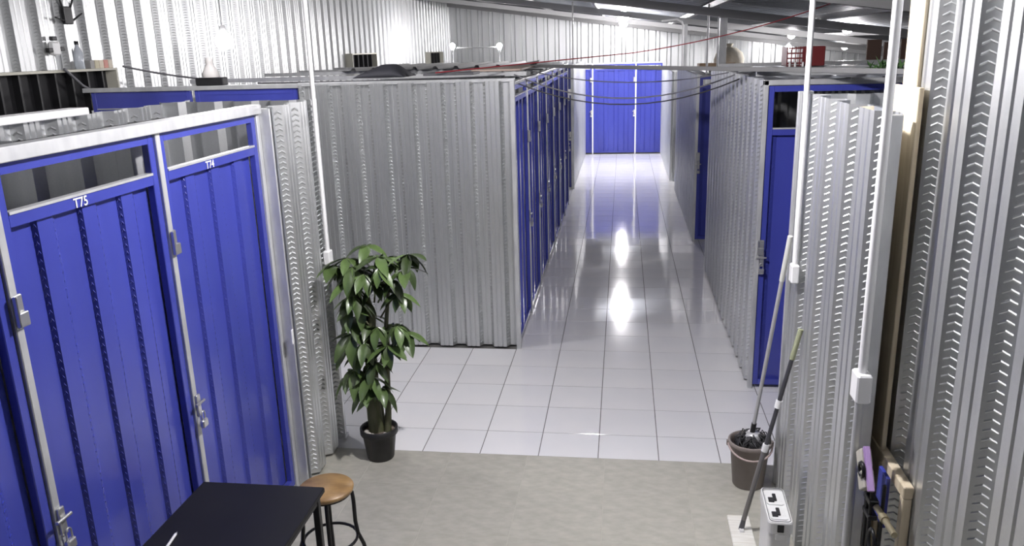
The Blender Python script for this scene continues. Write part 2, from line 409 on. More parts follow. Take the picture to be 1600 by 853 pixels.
# ---- right-hand blocks
w1 = struct('wall_right_end', (.93, 16.1, 0), 'galvanised side of the farthest right units by the corridor end')
run(w1, (.975, 16.1), (.975, 20.45), .02, 2.12, 'plain', GALV, 0)
run(w1, (2.4, 16.1), (.98, 16.1), .02, 2.12, 'plain', GALV, 0)
w2 = struct('wall_right_middle', (.97, 11.1, 0), 'ribbed galvanised side of the middle right units past the cross passage')
run(w2, (1.02, 11.12), (1.02, 15.1), .02, 2.23, 'deck', GALV, 0)
B(.965, 1.0, 11.07, 11.12, 0, 2.24).build('post', STEEL, w2, local=False)
door(17, 'blue door sliver on the front of the middle right units', (1.975, 11.08), (-1, 0), .975, H=2.22, rail=2.1, hw=False)
hasp(bpy.data.objects['door_17'], .962, 1.17, .002); padlock(bpy.data.objects['door_17'], .955, 1.02, .002)
run(w2, (3.4, 11.1), (1.98, 11.1), .02, 2.22, 'plain', GALV, 0)
w3 = struct('wall_right_near', (1.0, 6.1, 0), 'ribbed galvanised corridor side of the right units with a blue front door')
run(w3, (1.045, 6.135), (1.045, 9.7), .02, 2.375, 'deck', GALV, 1)
B(1.0, 1.034, 6.085, 6.13, 0, 2.375, .003).build('post', STEEL, w3, local=False)
B(1.0, 2.1, 6.085, 6.13, 2.34, 2.378, .003).build('header_channel', STEEL, w3, local=False)
door(18, 'blue front door with a dark open vent beside the mop', (2.01, 6.1), (-1, 0), .974, H=2.335, rail=2.02, chev=1, hw=False)
hasp(bpy.data.objects['door_18'], .965, 1.15, .002); padlock(bpy.data.objects['door_18'], .955, 1.02, .002)
run(w3, (4.4, 6.1), (2.02, 6.1), .02, 2.35, 'plain', GALV, 0)
run(w3, (1.05, 9.72), (4.4, 9.72), .02, 2.35, 'plain', GALV, 0)
run(w3, (2.06, 6.15), (2.06, 9.7), .02, 2.3, 'plain', GALV, 0)

# ---- near right partition and tall sheet wall by the entrance
w4 = struct('wall_right_front', (.96, 4.6, 0), 'low ribbed galvanised partition behind the mops and the white bucket')
run(w4, (1.005, 3.12), (1.005, 4.64), .02, 2.385, 'outer', GALV, 1, per=1.068)
run(w4, (1.0, 4.64), (4.2, 4.64), .02, 2.36, 'plain', GALV, 0)
B(.945, .99, 4.625, 4.655, 0, 2.38, .003).build('post', STEEL, w4, local=False)
B(.955, 1.0, 3.09, 3.12, 0, 2.38, .003).build('post', STEEL, w4, local=False)
COVER = galv('weathered_cover_sheet', (.30, .32, .36), (.40, .42, .46), .5, .4)
for k in range(3):
    put(sheet_mesh('roofing', 1.0, 1.38, COVER), 'cover_sheet', w4, Matrix(((1, 0, 0, 1.12 + k), (0, 0, 1, 3.24), (0, 1, 0, 2.27), (0, 0, 0, 1))))
for k in range(3):
    put(sheet_mesh('roofing', 1.0, 3.4, COVER), 'cover_sheet', w3, Matrix(((1, 0, 0, 1.15 + k), (0, 0, 1, 6.2), (0, 1, 0, 2.345), (0, 0, 0, 1))))
for y in (6.6, 7.6, 9.2):
    B(1.02, 4.3, y - .025, y + .025, 2.385, 2.42).build('joist', STEEL, w3, local=False)
for k in range(2):
    put(sheet_mesh('roofing', 1.0, 3.9, COVER), 'cover_sheet', w2, Matrix(((1, 0, 0, 1.1 + k), (0, 0, 1, 11.15), (0, 1, 0, 2.2), (0, 0, 0, 1))))

WOOD = mat('bare_pale_wood', (.52, .43, .29), .65, noise=((30, 30, 2.5), (.70, .62, .47), .3, .7), bump=((40, 40, 4), .1))
wg = struct('wall_right', (1.1, 3.4, 0), 'tall deep-ribbed galvanised wall with a wooden jamb beside the gate bolt')
run(wg, (1.165, .544), (1.165, 3.25), 0, 3.15, 'outer', GALV, 1, per=1.068)
B(1.085, 1.16, 3.255, 3.41, 0, 3.15, .003).build('jamb', WOOD, wg, local=False)
B(1.065, 1.084, 3.16, 3.45, 0, 2.47, .003).build('jamb_batten', WOOD, wg, local=False)

# ------------------------------------------------------------------ lamps
def bulb_at(x, y, z, s, label, top=None, stand=None, R=.06, off=None):
    t = empty(off + '_bulb_offscreen' if off else ('hanging_bulb' if stand is None else 'standing_bulb'), (x, y, z), label, 'lamp', 'bare bulbs lighting the hall')
    s *= (.06 / R) ** 2
    pr = [(.001, -R)] + [(R * math.sin(a), -R * math.cos(a)) for a in [math.pi * k / 10 for k in range(1, 8)]] + [(.026, R + .015)]
    if stand is not None: pr = [(r, -q) for r, q in reversed(pr)]
    MB().lathe(pr, n=14).build(off + '_glass_offscreen' if off else 'bulb', bulb_mat(s), t)
    if stand is None:
        MB().lathe([(.03, R + .015), (.03, R + .06), (.012, R + .075)], n=12).build('lamp_socket', WHITEP, t)
        zt = (roof_z(x) - z) if top is None else top
        MB().tube([(0, 0, R + .07), (0, 0, zt)], .004, 6).build('cord', WIREG, t)
    else:
        MB().lathe([(.012, -.135), (.03, -.12), (.03, -.075)], n=12).build('lamp_socket', WHITEP, t)
        MB().tube([(0, 0, -.13), (0, 0, -stand)], .012, 8).build('stand_pole', STEEL, t)
        B(-.09, .09, -.09, .09, -stand, -stand + .015, .004).build('stand_base', STEEL, t)
    return t
for x, y, z, s, lab in LAMPS: bulb_at(x, y, z, s, lab, R=.12 if (x == 0 and y > 17) else (.085 if x > 3 or x == -4.0 else .06), off={-3.0: 'passage', -.30: 'entrance'}.get(x))
bulb_at(-3.71, 18, 2.716, .35, 'bare bulb on a short stand over the far left units, nearer the left outer wall', stand=.40)
bulb_at(-2.67, 18, 2.69, .3, 'bare bulb on a short stand over the far left units, nearer the corridor', stand=.375)
tag(MB().tube([(-3.62, 18, 2.67), (-2.75, 18, 2.67)], .012, 8).build('lamp_crossbar', STEEL), 'thin pipe joining the two standing bulbs', 'pipe')
run(wc, (-.95, 18.0), (-4.6, 18.0), 0, 2.31, 'plain', GALV, 0)

# ------------------------------------------------------------------ conduits, beams and cables
def conduit(x, y, z0, z1, label, box=None, r=.014, bend=None, mtl=None):
    t = empty('conduit_pipe', (x, y, z0), label, 'pipe')
    pts = [(0, 0, 0), (0, 0, z1 - z0)]
    if bend: pts = [(0, 0, 0), (0, 0, z1 - z0 - .12), (bend * .03, 0, z1 - z0 - .05), (bend * .12, 0, z1 - z0), (bend * .4, 0, z1 - z0 - .02)]
    MB().tube(pts, r, 10).build('pipe', mtl or WHITEP, t)
    if box:
        bx, by, h = box
        bo = MB().box(-bx, bx, -by, by, -h, .0, .006).build('outlet_box', WHITEP, t)
        return t
    return t
conduit(-1.915, 4.93, 1.40, roof_z(-1.9) - .02, 'white conduit down the partition corner to an outlet box above the plant', box=(.022, .035, .09))
conduit(.915, 4.30, 1.50, roof_z(.92) - .02, 'white conduit down the near right partition to a box above the mop', box=(.02, .035, .10))
conduit(.925, 3.035, 1.41, roof_z(.93) - .02, 'thick white conduit beside the wooden jamb with an outlet box', box=(.028, .045, .115), r=.017)
MB().tube([(.925, 3.035, 1.29), (.925, 3.035, .02)], .017, 10).build('pipe', STEEL, bpy.data.objects['conduit_pipe.002'], W=Matrix.Translation((-.925, -3.035, -1.41)))
conduit(-.915, 15.33, 2.32, roof_z(-.9) - .08, 'white conduit rising from the corner of the far left units to the roof')
conduit(1.12, 16.2, 2.12, 3.08, 'white pipe with a bent top rising over the farthest right units', bend=-1, r=.02)
conduit(1.20, 12.3, 2.2, roof_z(1.2) - .02, 'white pipe standing beside the grey roof post', r=.016)
t = empty('roof_post', (1.40, 12.2, 2.2), 'grey steel box post from the right units up to a rafter', 'post')
B(-.05, .05, -.05, .05, 0, roof_z(1.4) - 2.2 - .19, .004).build('shaft', STEEL, t)
B(-.09, .09, -.09, .09, 0, .012, .003).build('base_plate', STEEL, t)
MB().tube([(-.066, 0, .015), (-.066, 0, .93)], .012, 8).build('white_pipe', WHITEP, t)
t = empty('roof_post', (1.22, 17.0, 2.12), 'grey steel post beside the bent white pipe over the farthest right units', 'post')
B(-.04, .04, -.04, .04, 0, roof_z(1.22) - 2.12 - .19, .004).build('shaft', STEEL, t); B(-.08, .08, -.08, .08, 0, .012).build('base_plate', STEEL, t)

t = empty('cable_beam', (0, 7.5, 2.42), 'pale steel channel beam lying across the unit tops over the corridor', 'beam')
a = Vector((-1.02, 9.45, 2.43)); b = Vector((2.2, 4.75, 2.43)); dd = (b - a).normalized(); sd = dd.cross(Vector((0, 0, 1)))
def bar(m, a, b, wd, h):
    dd = (b - a).normalized(); sd = dd.cross(Vector((0, 0, 1))).normalized() * wd / 2; u = Vector((0, 0, h / 2))
    vs = [a - sd - u, a + sd - u, a + sd + u, a - sd + u, b - sd - u, b + sd - u, b + sd + u, b - sd + u]
    return m.add(vs, [(0, 1, 2, 3), (7, 6, 5, 4), (0, 4, 5, 1), (1, 5, 6, 2), (2, 6, 7, 3), (3, 7, 4, 0)])
o_ = Vector((0, 7.5, 2.42))
DSTEEL = mat('weathered_channel', (.26, .26, .26), .5, .3)
bar(MB(), a - o_, b - o_, .05, .012).build('web', DSTEEL, t)
bar(MB(), a - o_ + sd * .03 + Vector((0, 0, .012)), b - o_ + sd * .03 + Vector((0, 0, .012)), .012, .030).build('flange', DSTEEL, t)
bar(MB(), a - o_ - sd * .03 + Vector((0, 0, .012)), b - o_ - sd * .03 + Vector((0, 0, .012)), .012, .030).build('flange', DSTEEL, t)
def sag(a, b, s, n=14):
    a = Vector(a); b = Vector(b)
    return [a.lerp(b, k / n) - Vector((0, 0, s * 4 * (k / n) * (1 - k / n))) for k in range(n + 1)]
def cable(pts, r, m, label): return tag(MB().tube(pts, r, 6).build('cable', m), label, 'cable')
cable(sag((-1.0, 7.6, 2.41), (1.10, 7.6, 2.41), .235), .007, WIREG, 'grey cable sagging low across the corridor')
cable(sag((-1.05, 7.1, 2.415), (1.15, 7.3, 2.41), .265), .006, WIRED, 'dark cable sagging lowest across the corridor')
cable(sag((-1.0, 8.6, 2.42), (1.1, 8.0, 2.39), .12), .006, WIREG, 'grey cable drawn almost straight across the corridor')
cable(sag((-1.6, 7.0, 2.46), (.1, 9.0, 2.56), .0) + sag((.1, 9.0, 2.56), (1.35, 9.0, 2.78), .02)[1:] + sag((1.35, 9.0, 2.78), (2.2, 9.0, 3.03), .01)[1:], .006, WIRER, 'red cable climbing over the corridor up to the roof')
cable(sag((-3.2, 6.95, 2.41), (-1.0, 7.0, 2.42), .01), .007, WIRED, 'dark cable lying along the top of the bare sheet wall')
cable(sag((-5.40, 8.42, 2.57), (-4.9, 11.0, 2.30), .06), .012, WIREG, 'grey cable running from the dark wall hatch along the left outer wall')
cable([(-5.40, 7.45, 2.57), (-5.40, 7.55, 2.50), (-5.40, 7.69, 2.40), (-5.40, 7.9, 2.31), (-5.40, 8.25, 2.27)], .014, WIREG, 'pale cable drooping in front of the dark wall hatch')

# ------------------------------------------------------------------ dark wall hatches on the outer wall
DARK = mat('dark_louvre', (.012, .012, .014), .5)
CREAM = mat('cream_hatch_frame', (.55, .54, .46), .5)
def hatch(y0, y1, z0, z1, label, slats=6):
    dp = .16; x0 = -5.585
    t = empty('wall_hatch', (x0, (y0 + y1) / 2, z0), label, 'hatch', 'dark hatches on the left outer wall'); hw = (y1 - y0) / 2; h = z1 - z0
    B(0, dp, -hw, hw, h - .025, h, .003).build('top_ledge', CREAM, t)
    B(0, dp, hw - .025, hw, 0, h - .025).build('side_jamb', CREAM, t); B(0, dp, -hw, -hw + .025, 0, h - .025).build('side_jamb', CREAM, t)
    B(0, dp, -hw, hw, -.025, 0).build('bottom_ledge', CREAM, t)
    B(0, .03, -hw + .025, hw - .025, 0, h - .025).build('dark_back', DARK, t)
    for k in range(slats):
        y = -hw + .06 + (2 * hw - .12) * (k + .5) / slats
        B(.03, .10, y - .012, y + .012, 0, h - .03).build('slat', DARK, t)
    return t
hatch(6.0, 8.35, 2.10, 2.56, 'large dark slatted hatch with a cream ledge holding small boxes and a bottle', 9)
hatch(16.3, 18.0, 2.22, 2.62, 'dark square hatch with a cream frame behind the dark tarpaulin hump', 5)
hatch(23.2, 24.9, 2.27, 2.59, 'smaller dark hatch with a cream frame near the back corner', 4)

# router and small things by the hatch
t = empty('wall_router', (-5.57, 7.83, 3.0), 'black square router with four spread antennas on the left outer wall', 'router')
B(0, .05, -.06, .06, 0, .17, .008).build('body', BLACKP, t)
for (y0, z0, y1, z1) in ((-.05, .15, -.13, .34), (.05, .14, .16, .32), (.06, .03, .22, .11), (-.06, .03, -.2, .06)):
    MB().tube([(.03, y0, z0), (.04, y1, z1)], [.011, .008], 6).build('antenna', BLACKP, t)
t = empty('wall_camera', (-5.57, 7.55, 2.70), 'white wall device with black caps on three sides below the router', 'camera')
B(0, .07, -.05, .05, 0, .13, .015).build('body', WHITEP, t)
for (y, z) in ((0, .16), (-.08, .05), (.09, .06)): B(.01, .06, y - .03, y + .03, z - .02, z + .02, .006).build('cap', BLACKP, t)
GLASS = mat('clear_bottle_plastic', (.75, .80, .86), .1)
GLASS.node_tree.nodes['Principled BSDF'].inputs['Transmission Weight'].default_value = .5
t = empty('bottle', (-5.50, 7.84, 2.56), 'tall clear bottle with a black cap on the cream ledge', 'bottle')
MB().lathe([(.045, 0), (.048, .01), (.048, .16), (.02, .22), (.018, .24)], n=14).build('body', GLASS, t)
MB().lathe([(.021, .24), (.021, .275), (.0, .276)], n=10).build('cap', BLACKP, t)
for k, (c_, nm) in enumerate((((.35, .34, .33), 'grey'), ((.6, .55, .4), 'tan'), ((.7, .62, .5), 'cream'), ((.62, .3, .25), 'reddish'), ((.65, .6, .5), 'buff'))):
    o = B(-.04, .04, -.034, .034, 0, .085, .004).build('small_box', mat('box_' + nm, c_, .6), None, Matrix.Translation((-5.50, 7.99 + .078 * k, 2.56)))
    tag(o, '%s small box in the row on the cream ledge' % nm, 'box', 'small boxes on the ledge')

# ------------------------------------------------------------------ things lying on the unit tops
def lid_board(x0, x1, y0, y1, z0, z1, m, name, label, cat): return tag(B(x0, x1, y0, y1, z0, z1, .004).build(name, m), label, cat)
lid_board(-3.02, -2.9, 2.4, 4.15, 2.362, 2.40, WHITEP, 'white_plank', 'white plank lying on the back partition of the T75 unit', 'plank')
# statuette on the rear partition
GREYS = mat('pale_statuette', (.62, .6, .58), .6)
t = empty('statuette', (-3.62, 6.93, 2.40), 'small pale seated statuette on a dark base over the blue passage doors', 'figurine')
B(-.13, .13, -.05, .05, 0, .07, .008).build('base', DARK, t)
MB().lathe([(.07, .07), (.075, .10), (.05, .15), (.03, .18), (.035, .20), (.03, .23), (.0, .245)], n=12).build('figure', GREYS, t)
# dark tarpaulin hump
TARP = mat('dark_tarpaulin', (.035, .036, .045), .7, bump=((8, 8, 8), .3))
m = MB(); nx, ny = 16, 8; vs = []
for j in range(ny + 1):
    for i in range(nx + 1):
        u, v_ = i / nx, j / ny
        prof = min(1., 2.2 * u) * (1 if u < .78 else max(0, (1 - u) / .22)); prof = prof ** .7
        vs.append((-2.36 + .46 * u, 7.05 + .45 * v_, 2.43 + .105 * prof * math.sin(math.pi * min(1, max(0.0, .12 + .8 * v_))) + .004 * math.sin(9 * u + 5 * v_)))
fs = [(j * (nx + 1) + i, j * (nx + 1) + i + 1, (j + 1) * (nx + 1) + i + 1, (j + 1) * (nx + 1) + i) for j in range(ny) for i in range(nx)]
nv = len(vs); vs += [(x, y, 2.427) for x, y, z in vs]; fs += [tuple(k + nv for k in reversed(f)) for f in fs]
edge = [i for i in range(nx)]; fs += [(i + 1, i, i + nv, i + 1 + nv) for i in range(nx)]
for j in range(ny): a0 = j * (nx + 1); fs += [(a0, a0 + nx + 1, a0 + nx + 1 + nv, a0 + nv), (a0 + nx + nx + 1, a0 + nx, a0 + nx + nv, a0 + nx + nx + 1 + nv)]
b0 = ny * (nx + 1); fs += [(b0 + i, b0 + i + 1, b0 + i + 1 + nv, b0 + i + nv) for i in range(nx)]
tag(m.add(vs, fs, True).build('tarpaulin_bundle', TARP), 'dark tarpaulin hump on top of the bare sheet wall', 'tarpaulin')
PANEL = mat('pale_grey_panel', (.55, .55, .54), .5)
t = empty('cover_panel', (-2.2, 10.4, 2.43), 'pale grey ribbed cover panel lying over the middle left units', 'panel')
put(sheet_mesh('roofing', 2.2, 2.6, PANEL), 'sheet', t, Matrix(((1, 0, 0, -3.4), (0, 0, 1, 9.6), (0, 1, 0, 2.428), (0, 0, 0, 1))))
CARD = mat('brown_cardboard', (.36, .25, .16), .8, noise=((9, 9, 9), (.46, .34, .23), .3, .7))
tag(B(-1.75, -1.3, 7.15, 7.5, 2.43, 2.452, .003).build('flat_carton', mat('dark_carton', (.10, .10, .11), .6)), 'dark flat carton on the wall top beside the corridor corner', 'carton')
tag(B(-1.5, -1.0, 8.15, 9.6, 2.428, 2.447, .003).build('plywood_panel', mat('warm_plywood', (.62, .48, .40), .6)), 'warm tinted plywood sheet on the middle left units', 'plywood')
t = empty('cardboard_box', (1.42, 12.75, 2.24), 'long low brown cardboard box on the middle right units', 'box')
B(-.30, .22, -.2, .2, 0, .10, .005).build('body', CARD, t); B(-.30, .22, -.2, .0, .10, .106).build('flap', CARD, t)
SACK = mat('pale_sack', (.62, .57, .45), .8, noise=((12, 12, 12), (.74, .70, .60), .3, .7))
t = empty('stuffed_sack', (1.62, 13.2, 2.24), 'bulging pale sack behind the grey roof post', 'sack')
MB().lathe([(.17, 0), (.22, .05), (.235, .14), (.2, .24), (.11, .31), (.03, .33), (.0, .331)], n=16, sy=.8).build('body', SACK, t)
MB().lathe([(.03, .32), (.06, .37), (.05, .38), (.0, .38)], n=10).build('tied_neck', SACK, t)
RED = mat('dark_red_plastic', (.16, .018, .02), .4)
t = empty('crate', (1.56, 7.62, 2.425), 'dark red crate on top of the near right units', 'crate')
B(-.02, .17, -.12, .12, 0, .165, .006).build('solid_side', RED, t)
for k in range(4): B(-.15, -.02, -.12, -.112, .02 + .042 * k, .032 + .042 * k).build('bar', RED, t)
for k in range(4): B(-.15 + .035 * k, -.142 + .035 * k, -.122, -.112, 0, .165).build('bar', RED, t)
B(-.15, -.02, -.12, .12, 0, .008).build('crate_floor', RED, t); B(-.15, -.142, -.12, .12, 0, .165).build('end_panel', RED, t)
for k, x in enumerate((-.13, -.085, -.02)):
    o = tag(MB().lathe([(.009, 0), (.009, .03), (.005, .04), (.0, .041)], n=8).build('small_bottle', WHITEP, None, Matrix.Translation((1.56 + x, 7.46, 2.422))), 'tiny white bottle standing before the dark red crate', 'bottle', 'tiny bottles by the crate')
LEAF2 = mat('fern_green', (.06, .13, .04), .5, rand=.3)
t = empty('leafy_plant', (1.72, 5.75, 2.42), 'low green bushy plant lying on the beam by the thick conduit', 'plant')
lm = MB(); lm.add([(0, 0, 0), (.012, .03, .004), (0, .075, -.006), (-.012, .03, .004)], [(0, 1, 2), (0, 2, 3)]); lme = lm.mesh('leaf', LEAF2)
for k in range(110):
    a = random.uniform(0, 6.283); e = random.uniform(.1, 1.3); px = random.gauss(0, .055); py = random.gauss(0, .04)
    W = Matrix.Translation((1.72 + px, 5.75 + py, 2.43 + random.uniform(0, .05) * (1 - min(1, abs(px) / .13)))) @ Matrix.Rotation(a, 4, 'Z') @ Matrix.Rotation(e, 4, 'X') @ Matrix.Scale(random.uniform(.6, 1.1), 4)
    put(lme, 'leaf', t, W)
BRN = mat('dark_brown_board', (.10, .06, .045), .6)
for k in range(4):
    o = B(-.075, .075, -.02, .02, 0, .24 - .03 * (k % 2), .004).build('brown_board', BRN, None, Matrix.Translation((2.72 + .175 * k, 9.60, 2.385)))
    tag(o, ('shorter' if k % 2 else 'taller') + ' upright dark brown board in the row behind the green plant', 'board', 'brown boards behind the plant')

# ------------------------------------------------------------------ black table and pen
TBL = mat('black_laminate', (.008, .008, .011), .5, spec=.2, noise=((3, 3, 3), (.013, .013, .016), .3, .7))
t = empty('table', (-1.63, 2.645, 0), 'low black table in front of the blue T75 door', 'table')
B(-.295, .295, -.48, .49, .715, .74, .004).build('tabletop', TBL, t)
for x in (-.27, .245):
    for y in (-.46, .445): B(x, x + .03, y, y + .03, 0, .715, .003).build('leg', BLACKM, t)
for x in (-.27, .245): B(x + .004, x + .026, -.43, .445, .67, .715).build('apron', BLACKM, t)
for y in (-.46, .445): B(-.24, .245, y + .004, y + .026, .67, .715).build('apron', BLACKM, t)
t = empty('pen', Matrix.Translation((-1.815, 2.66, .7405)) @ Matrix.Rotation(math.radians(8), 4, 'Z'), 'white pen lying on the black table', 'pen')
MB().tube([(0, -.05, .006), (0, .05, .006)], .006, 8).build('barrel', WHITEP, t)
MB().tube([(0, .05, .006), (0, .066, .006)], [.005, .001], 8).build('tip', CHROME, t)

# ------------------------------------------------------------------ stool
SEAT = mat('worn_brown_wood', (.20, .115, .045), .4, coat=.3, noise=((9, 16, 9), (.36, .22, .09), .35, .65), bump=((20, 40, 20), .1))
t = empty('stool', (-1.485, 3.50, 0), 'round worn wooden stool with black bent legs beside the black table', 'stool')
H = .52
MB().lathe([(.0, H - .028), (.125, H - .028), (.138, H - .022), (.142, H - .008), (.136, H), (.0, H + .001)], n=32).build('seat', SEAT, t)
MB().lathe([(.128, H - .036), (.128, H - .028)], n=28).build('seat_rim', BLACKM, t)
for k in range(4):
    a = math.radians(20 + 90 * k); c, s_ = math.cos(a), math.sin(a)
    pts = [(.10, H - .034), (.128, H - .05), (.132, H - .10), (.132, H - .22), (.140, H - .29), (.165, H - .36), (.175, H - .42), (.178, .012)]
    MB().tube([(c * r, s_ * r, z) for r, z in pts], .0105, 8).build('leg', BLACKM, t)
    MB().lathe([(.0145, 0), (.0145, .03), (.011, .034)], (c * .178, s_ * .178, 0), n=10).build('rubber_foot', BLACKP, t)
MB().tube([(.138 * math.cos(2 * math.pi * k / 28), .138 * math.sin(2 * math.pi * k / 28), H - .30) for k in range(28)], .008, 8, close=True).build('foot_ring', BLACKM, t)

# ------------------------------------------------------------------ potted money tree
LEAF = mat('glossy_leaf', (.058, .095, .028), .36, rand=.5, coat=.15, noise=((9, 9, 9), (.092, .145, .045), .35, .7))
LEAFB = LEAF
BARK = mat('green_brown_bark', (.065, .075, .030), .7, noise=((25, 25, 6), (.11, .11, .06), .35, .65), bump=((30, 30, 8), .3))
SOIL = mat('dry_soil', (.10, .07, .05), .95, noise=((40, 40, 40), (.28, .25, .22), .45, .7), bump=((50, 50, 50), .6))
PX, PY = -1.605, 4.765
t = empty('potted_plant', (PX, PY, 0), 'potted money tree with thick trunk at the partition corner', 'plant')
pot = MB().lathe([(.0, 0), (.085, 0), (.09, .008), (.112, .175), (.122, .178), (.126, .185), (.126, .225), (.120, .228), (.114, .222), (.106, .19), (.106, .18)], n=32).build('pot', BLACKP, t)
MB().lathe([(.107, .193), (.06, .200), (.0, .203)], n=20).build('soil', SOIL, t)
for k, (x, y) in enumerate(((-.05, -.07), (-.02, -.085), (-.075, -.035), (.06, -.06))):
    MB().lathe([(.0, 0), (.016, .003), (.018, .010), (.010, .018), (.0, .02)], (x, y, .193), n=8).build('pebble', mat('pale_pebble', (.55, .52, .48), .8), t)
MB().tube([(-.01, 0, .19), (-.02, -.005, .30), (-.025, -.005, .45), (-.02, 0, .60), (-.01, 0, .80), (.01, .01, 1.0), (-.01, .0, 1.15)], [.056, .05, .047, .044, .036, .024, .014], 12).build('trunk', BARK, t)
MB().tube([(.062, -.01, .19), (.075, -.005, .33), (.085, 0, .6), (.10, 0, .78), (.10, .01, .95), (.13, 0, 1.15), (.15, 0, 1.28)], [.026, .021, .019, .017, .014, .011, .008], 10).build('thin_trunk', BARK, t)
MB().tube([(.02, .03, .19), (.0, .05, .45), (-.05, .05, .7), (-.03, .03, .95), (-.08, .02, 1.2)], [.024, .02, .016, .013, .008], 8).build('thin_trunk', BARK, t)
def leaf_mesh(material, ln, wd, droop, name):
    m = MB(); n = 7; vs = []
    for i in range(n + 1):
        u = i / n; w_ = wd * (math.sin(math.pi * u ** .85) ** .8 if 0 < u < 1 else 0.02); y = ln * u; z = -droop * u * u * ln
        vs += [(-w_, y, z + .25 * w_), (-w_ * .5, y, z + .08 * w_), (0, y, z), (w_ * .5, y, z + .08 * w_), (w_, y, z + .25 * w_)]
    fs = [(i * 5 + k, i * 5 + k + 1, i * 5 + k + 6, i * 5 + k + 5) for i in range(n) for k in range(4)]
    return m.add(vs, fs, True).mesh('leaf', material)
LM = {b: [leaf_mesh(mt, .17, .036, .2, 'l'), leaf_mesh(mt, .14, .032, .45, 'l'), leaf_mesh(mt, .19, .036, .35, 'l')] for b, mt in ((0, LEAF), (1, LEAFB))}
CL = [(-.03, .02, 1.31, 0, 7, .3), (.09, -.03, 1.41, 1, 6, .2), (.185, -.06, 1.27, 1, 6, .9), (-.11, -.03, 1.40, 0, 6, .4), (.28, 0, 1.42, 1, 6, .4), (-.17, .02, 1.30, 0, 7, .6),
      (-.10, -.08, 1.25, 0, 6, .9), (.06, -.05, .95, 0, 6, .8), (.23, 0, .90, 0, 7, .7), (-.10, 0, .74, 0, 6, .8), (.03, -.08, .72, 0, 5, 1.0), (-.05, -.07, .52, 0, 5, 1.0), (.06, -.06, .53, 0, 5, 1.1),
      (-.16, -.02, .60, 0, 6, .8), (.20, .05, 1.36, 0, 6, .5), (.10, 0, .80, 0, 5, .7), (-.05, -.02, 1.12, 0, 6, .9), (.27, -.04, 1.34, 1, 5, .9), (.02, -.12, 1.32, 0, 7, .8), (.12, -.12, 1.36, 0, 6, .7), (-.06, -.12, 1.18, 0, 6, 1.0), (.22, -.06, 1.18, 0, 6, .9), (.06, .0, 1.22, 0, 6, .7), (-.12, -.06, 1.10, 0, 6, .9), (.13, -.09, .84, 0, 6, .9), (-.02, -.10, .86, 0, 6, .9), (-.12, -.06, .66, 0, 6, .9), (.0, -.09, .62, 0, 5, 1.), (.12, .08, 1.38, 0, 6, .3), (-.08, .09, 1.36, 0, 6, .4),
      (-.20, -.05, 1.36, 0, 6, .5), (-.06, -.09, 1.36, 0, 6, .7), (.0, .05, 1.46, 0, 6, .2), (.20, -.08, .97, 0, 6, .9), (-.12, -.05, .90, 0, 6, .9), (-.17, .03, .80, 0, 5, .7),
      (-.02, .06, .98, 0, 6, .6), (.14, .06, .93, 0, 6, .6), (-.13, .05, .98, 0, 5, .8)]
cen = Vector((0, 0, 0))
for k, (x, y, z, br, n, dr) in enumerate(CL):
    x -= .0; base = Vector((x * .25 + .02, y * .3, z - .10 - abs(x) * .35)); tip = Vector((x, y, z)); mid = base.lerp(tip, .55) + Vector((0, 0, .02))
    MB().tube([base, mid, tip], [.006, .005, .004], 6).build('stem', BARK if not br else LEAFB, t)
    out = math.atan2(y - .02, x - .03)
    for i in range(n):
        a = out - math.pi / 2 + (i - (n - 1) / 2) * (2 * math.pi / (n + .6)) + random.uniform(-.15, .15)
        pitch = -dr * .55 - random.uniform(-.35, .45)
        W = Matrix.Translation(Vector((PX, PY, 0)) + tip) @ Matrix.Rotation(a, 4, 'Z') @ Matrix.Rotation(pitch, 4, 'X') @ Matrix.Rotation(random.uniform(-.3, .3), 4, 'Y') @ Matrix.Scale(random.uniform(.8, 1.12), 4)
        if (W @ Vector((0, .18, -.04))).x < -1.90: continue
        put(random.choice(LM[br]), 'leaf', t, W)

# ------------------------------------------------------------------ bucket and string mop
PAIL = mat('grey_brown_pail_plastic', (.20, .17, .155), .45, noise=((8, 8, 4), (.27, .235, .215), .35, .7))
BX, BY = .792, 4.62
t = empty('bucket', (BX, BY, 0), 'grey plastic bucket holding a string mop at the tile edge', 'bucket')
MB().lathe([(.0, 0), (.088, 0), (.094, .008), (.118, .27), (.128, .272), (.131, .28), (.131, .298), (.125, .302), (.117, .296), (.113, .27), (.088, .02), (.0, .018)], n=32).build('pail', PAIL, t)
hp = [(.132 * math.cos(a), -.132 * abs(math.sin(a)) - .004, .283 - .06 * math.sin(a)) for a in [math.pi * k / 14 for k in range(15)]]
MB().tube(hp, .006, 8).build('handle', mat('pinkish_handle', (.42, .33, .31), .5), t)
for s_ in (-1, 1): B(s_ * .132 - .008, s_ * .132 + .008, -.016, .008, .262, .296, .003).build('handle_lug', PAIL, t)
t = empty('string_mop', (BX + .015, BY - .005, .29), 'string mop with a pale pole standing in the grey bucket', 'mop')
MPOLE = mat('pale_grey_pole', (.50, .50, .51), .35, .3)
top = Vector((.918 - BX - .03, 4.385 - BY + .02, 1.62 - .29)); b0 = Vector((-.005, 0, .06))
MB().tube([b0, top], .0115, 10).build('pole', MPOLE, t)
MB().tube([top - (top - b0).normalized() * .26, top + (top - b0).normalized() * .01], .0145, 10).build('grip', mat('pale_grip', (.62, .63, .58), .5), t)
MB().tube([b0, b0 + (top - b0).normalized() * .07], .0155, 10).build('collar', BLACKP, t)
MB().lathe([(.05, .0), (.052, .045), (.035, .065), (.0, .067)], n=16).build('mop_cap', MPOLE, t)
STR = mat('wet_grey_strings', (.055, .055, .058), .7, rand=.2)
sm = MB()
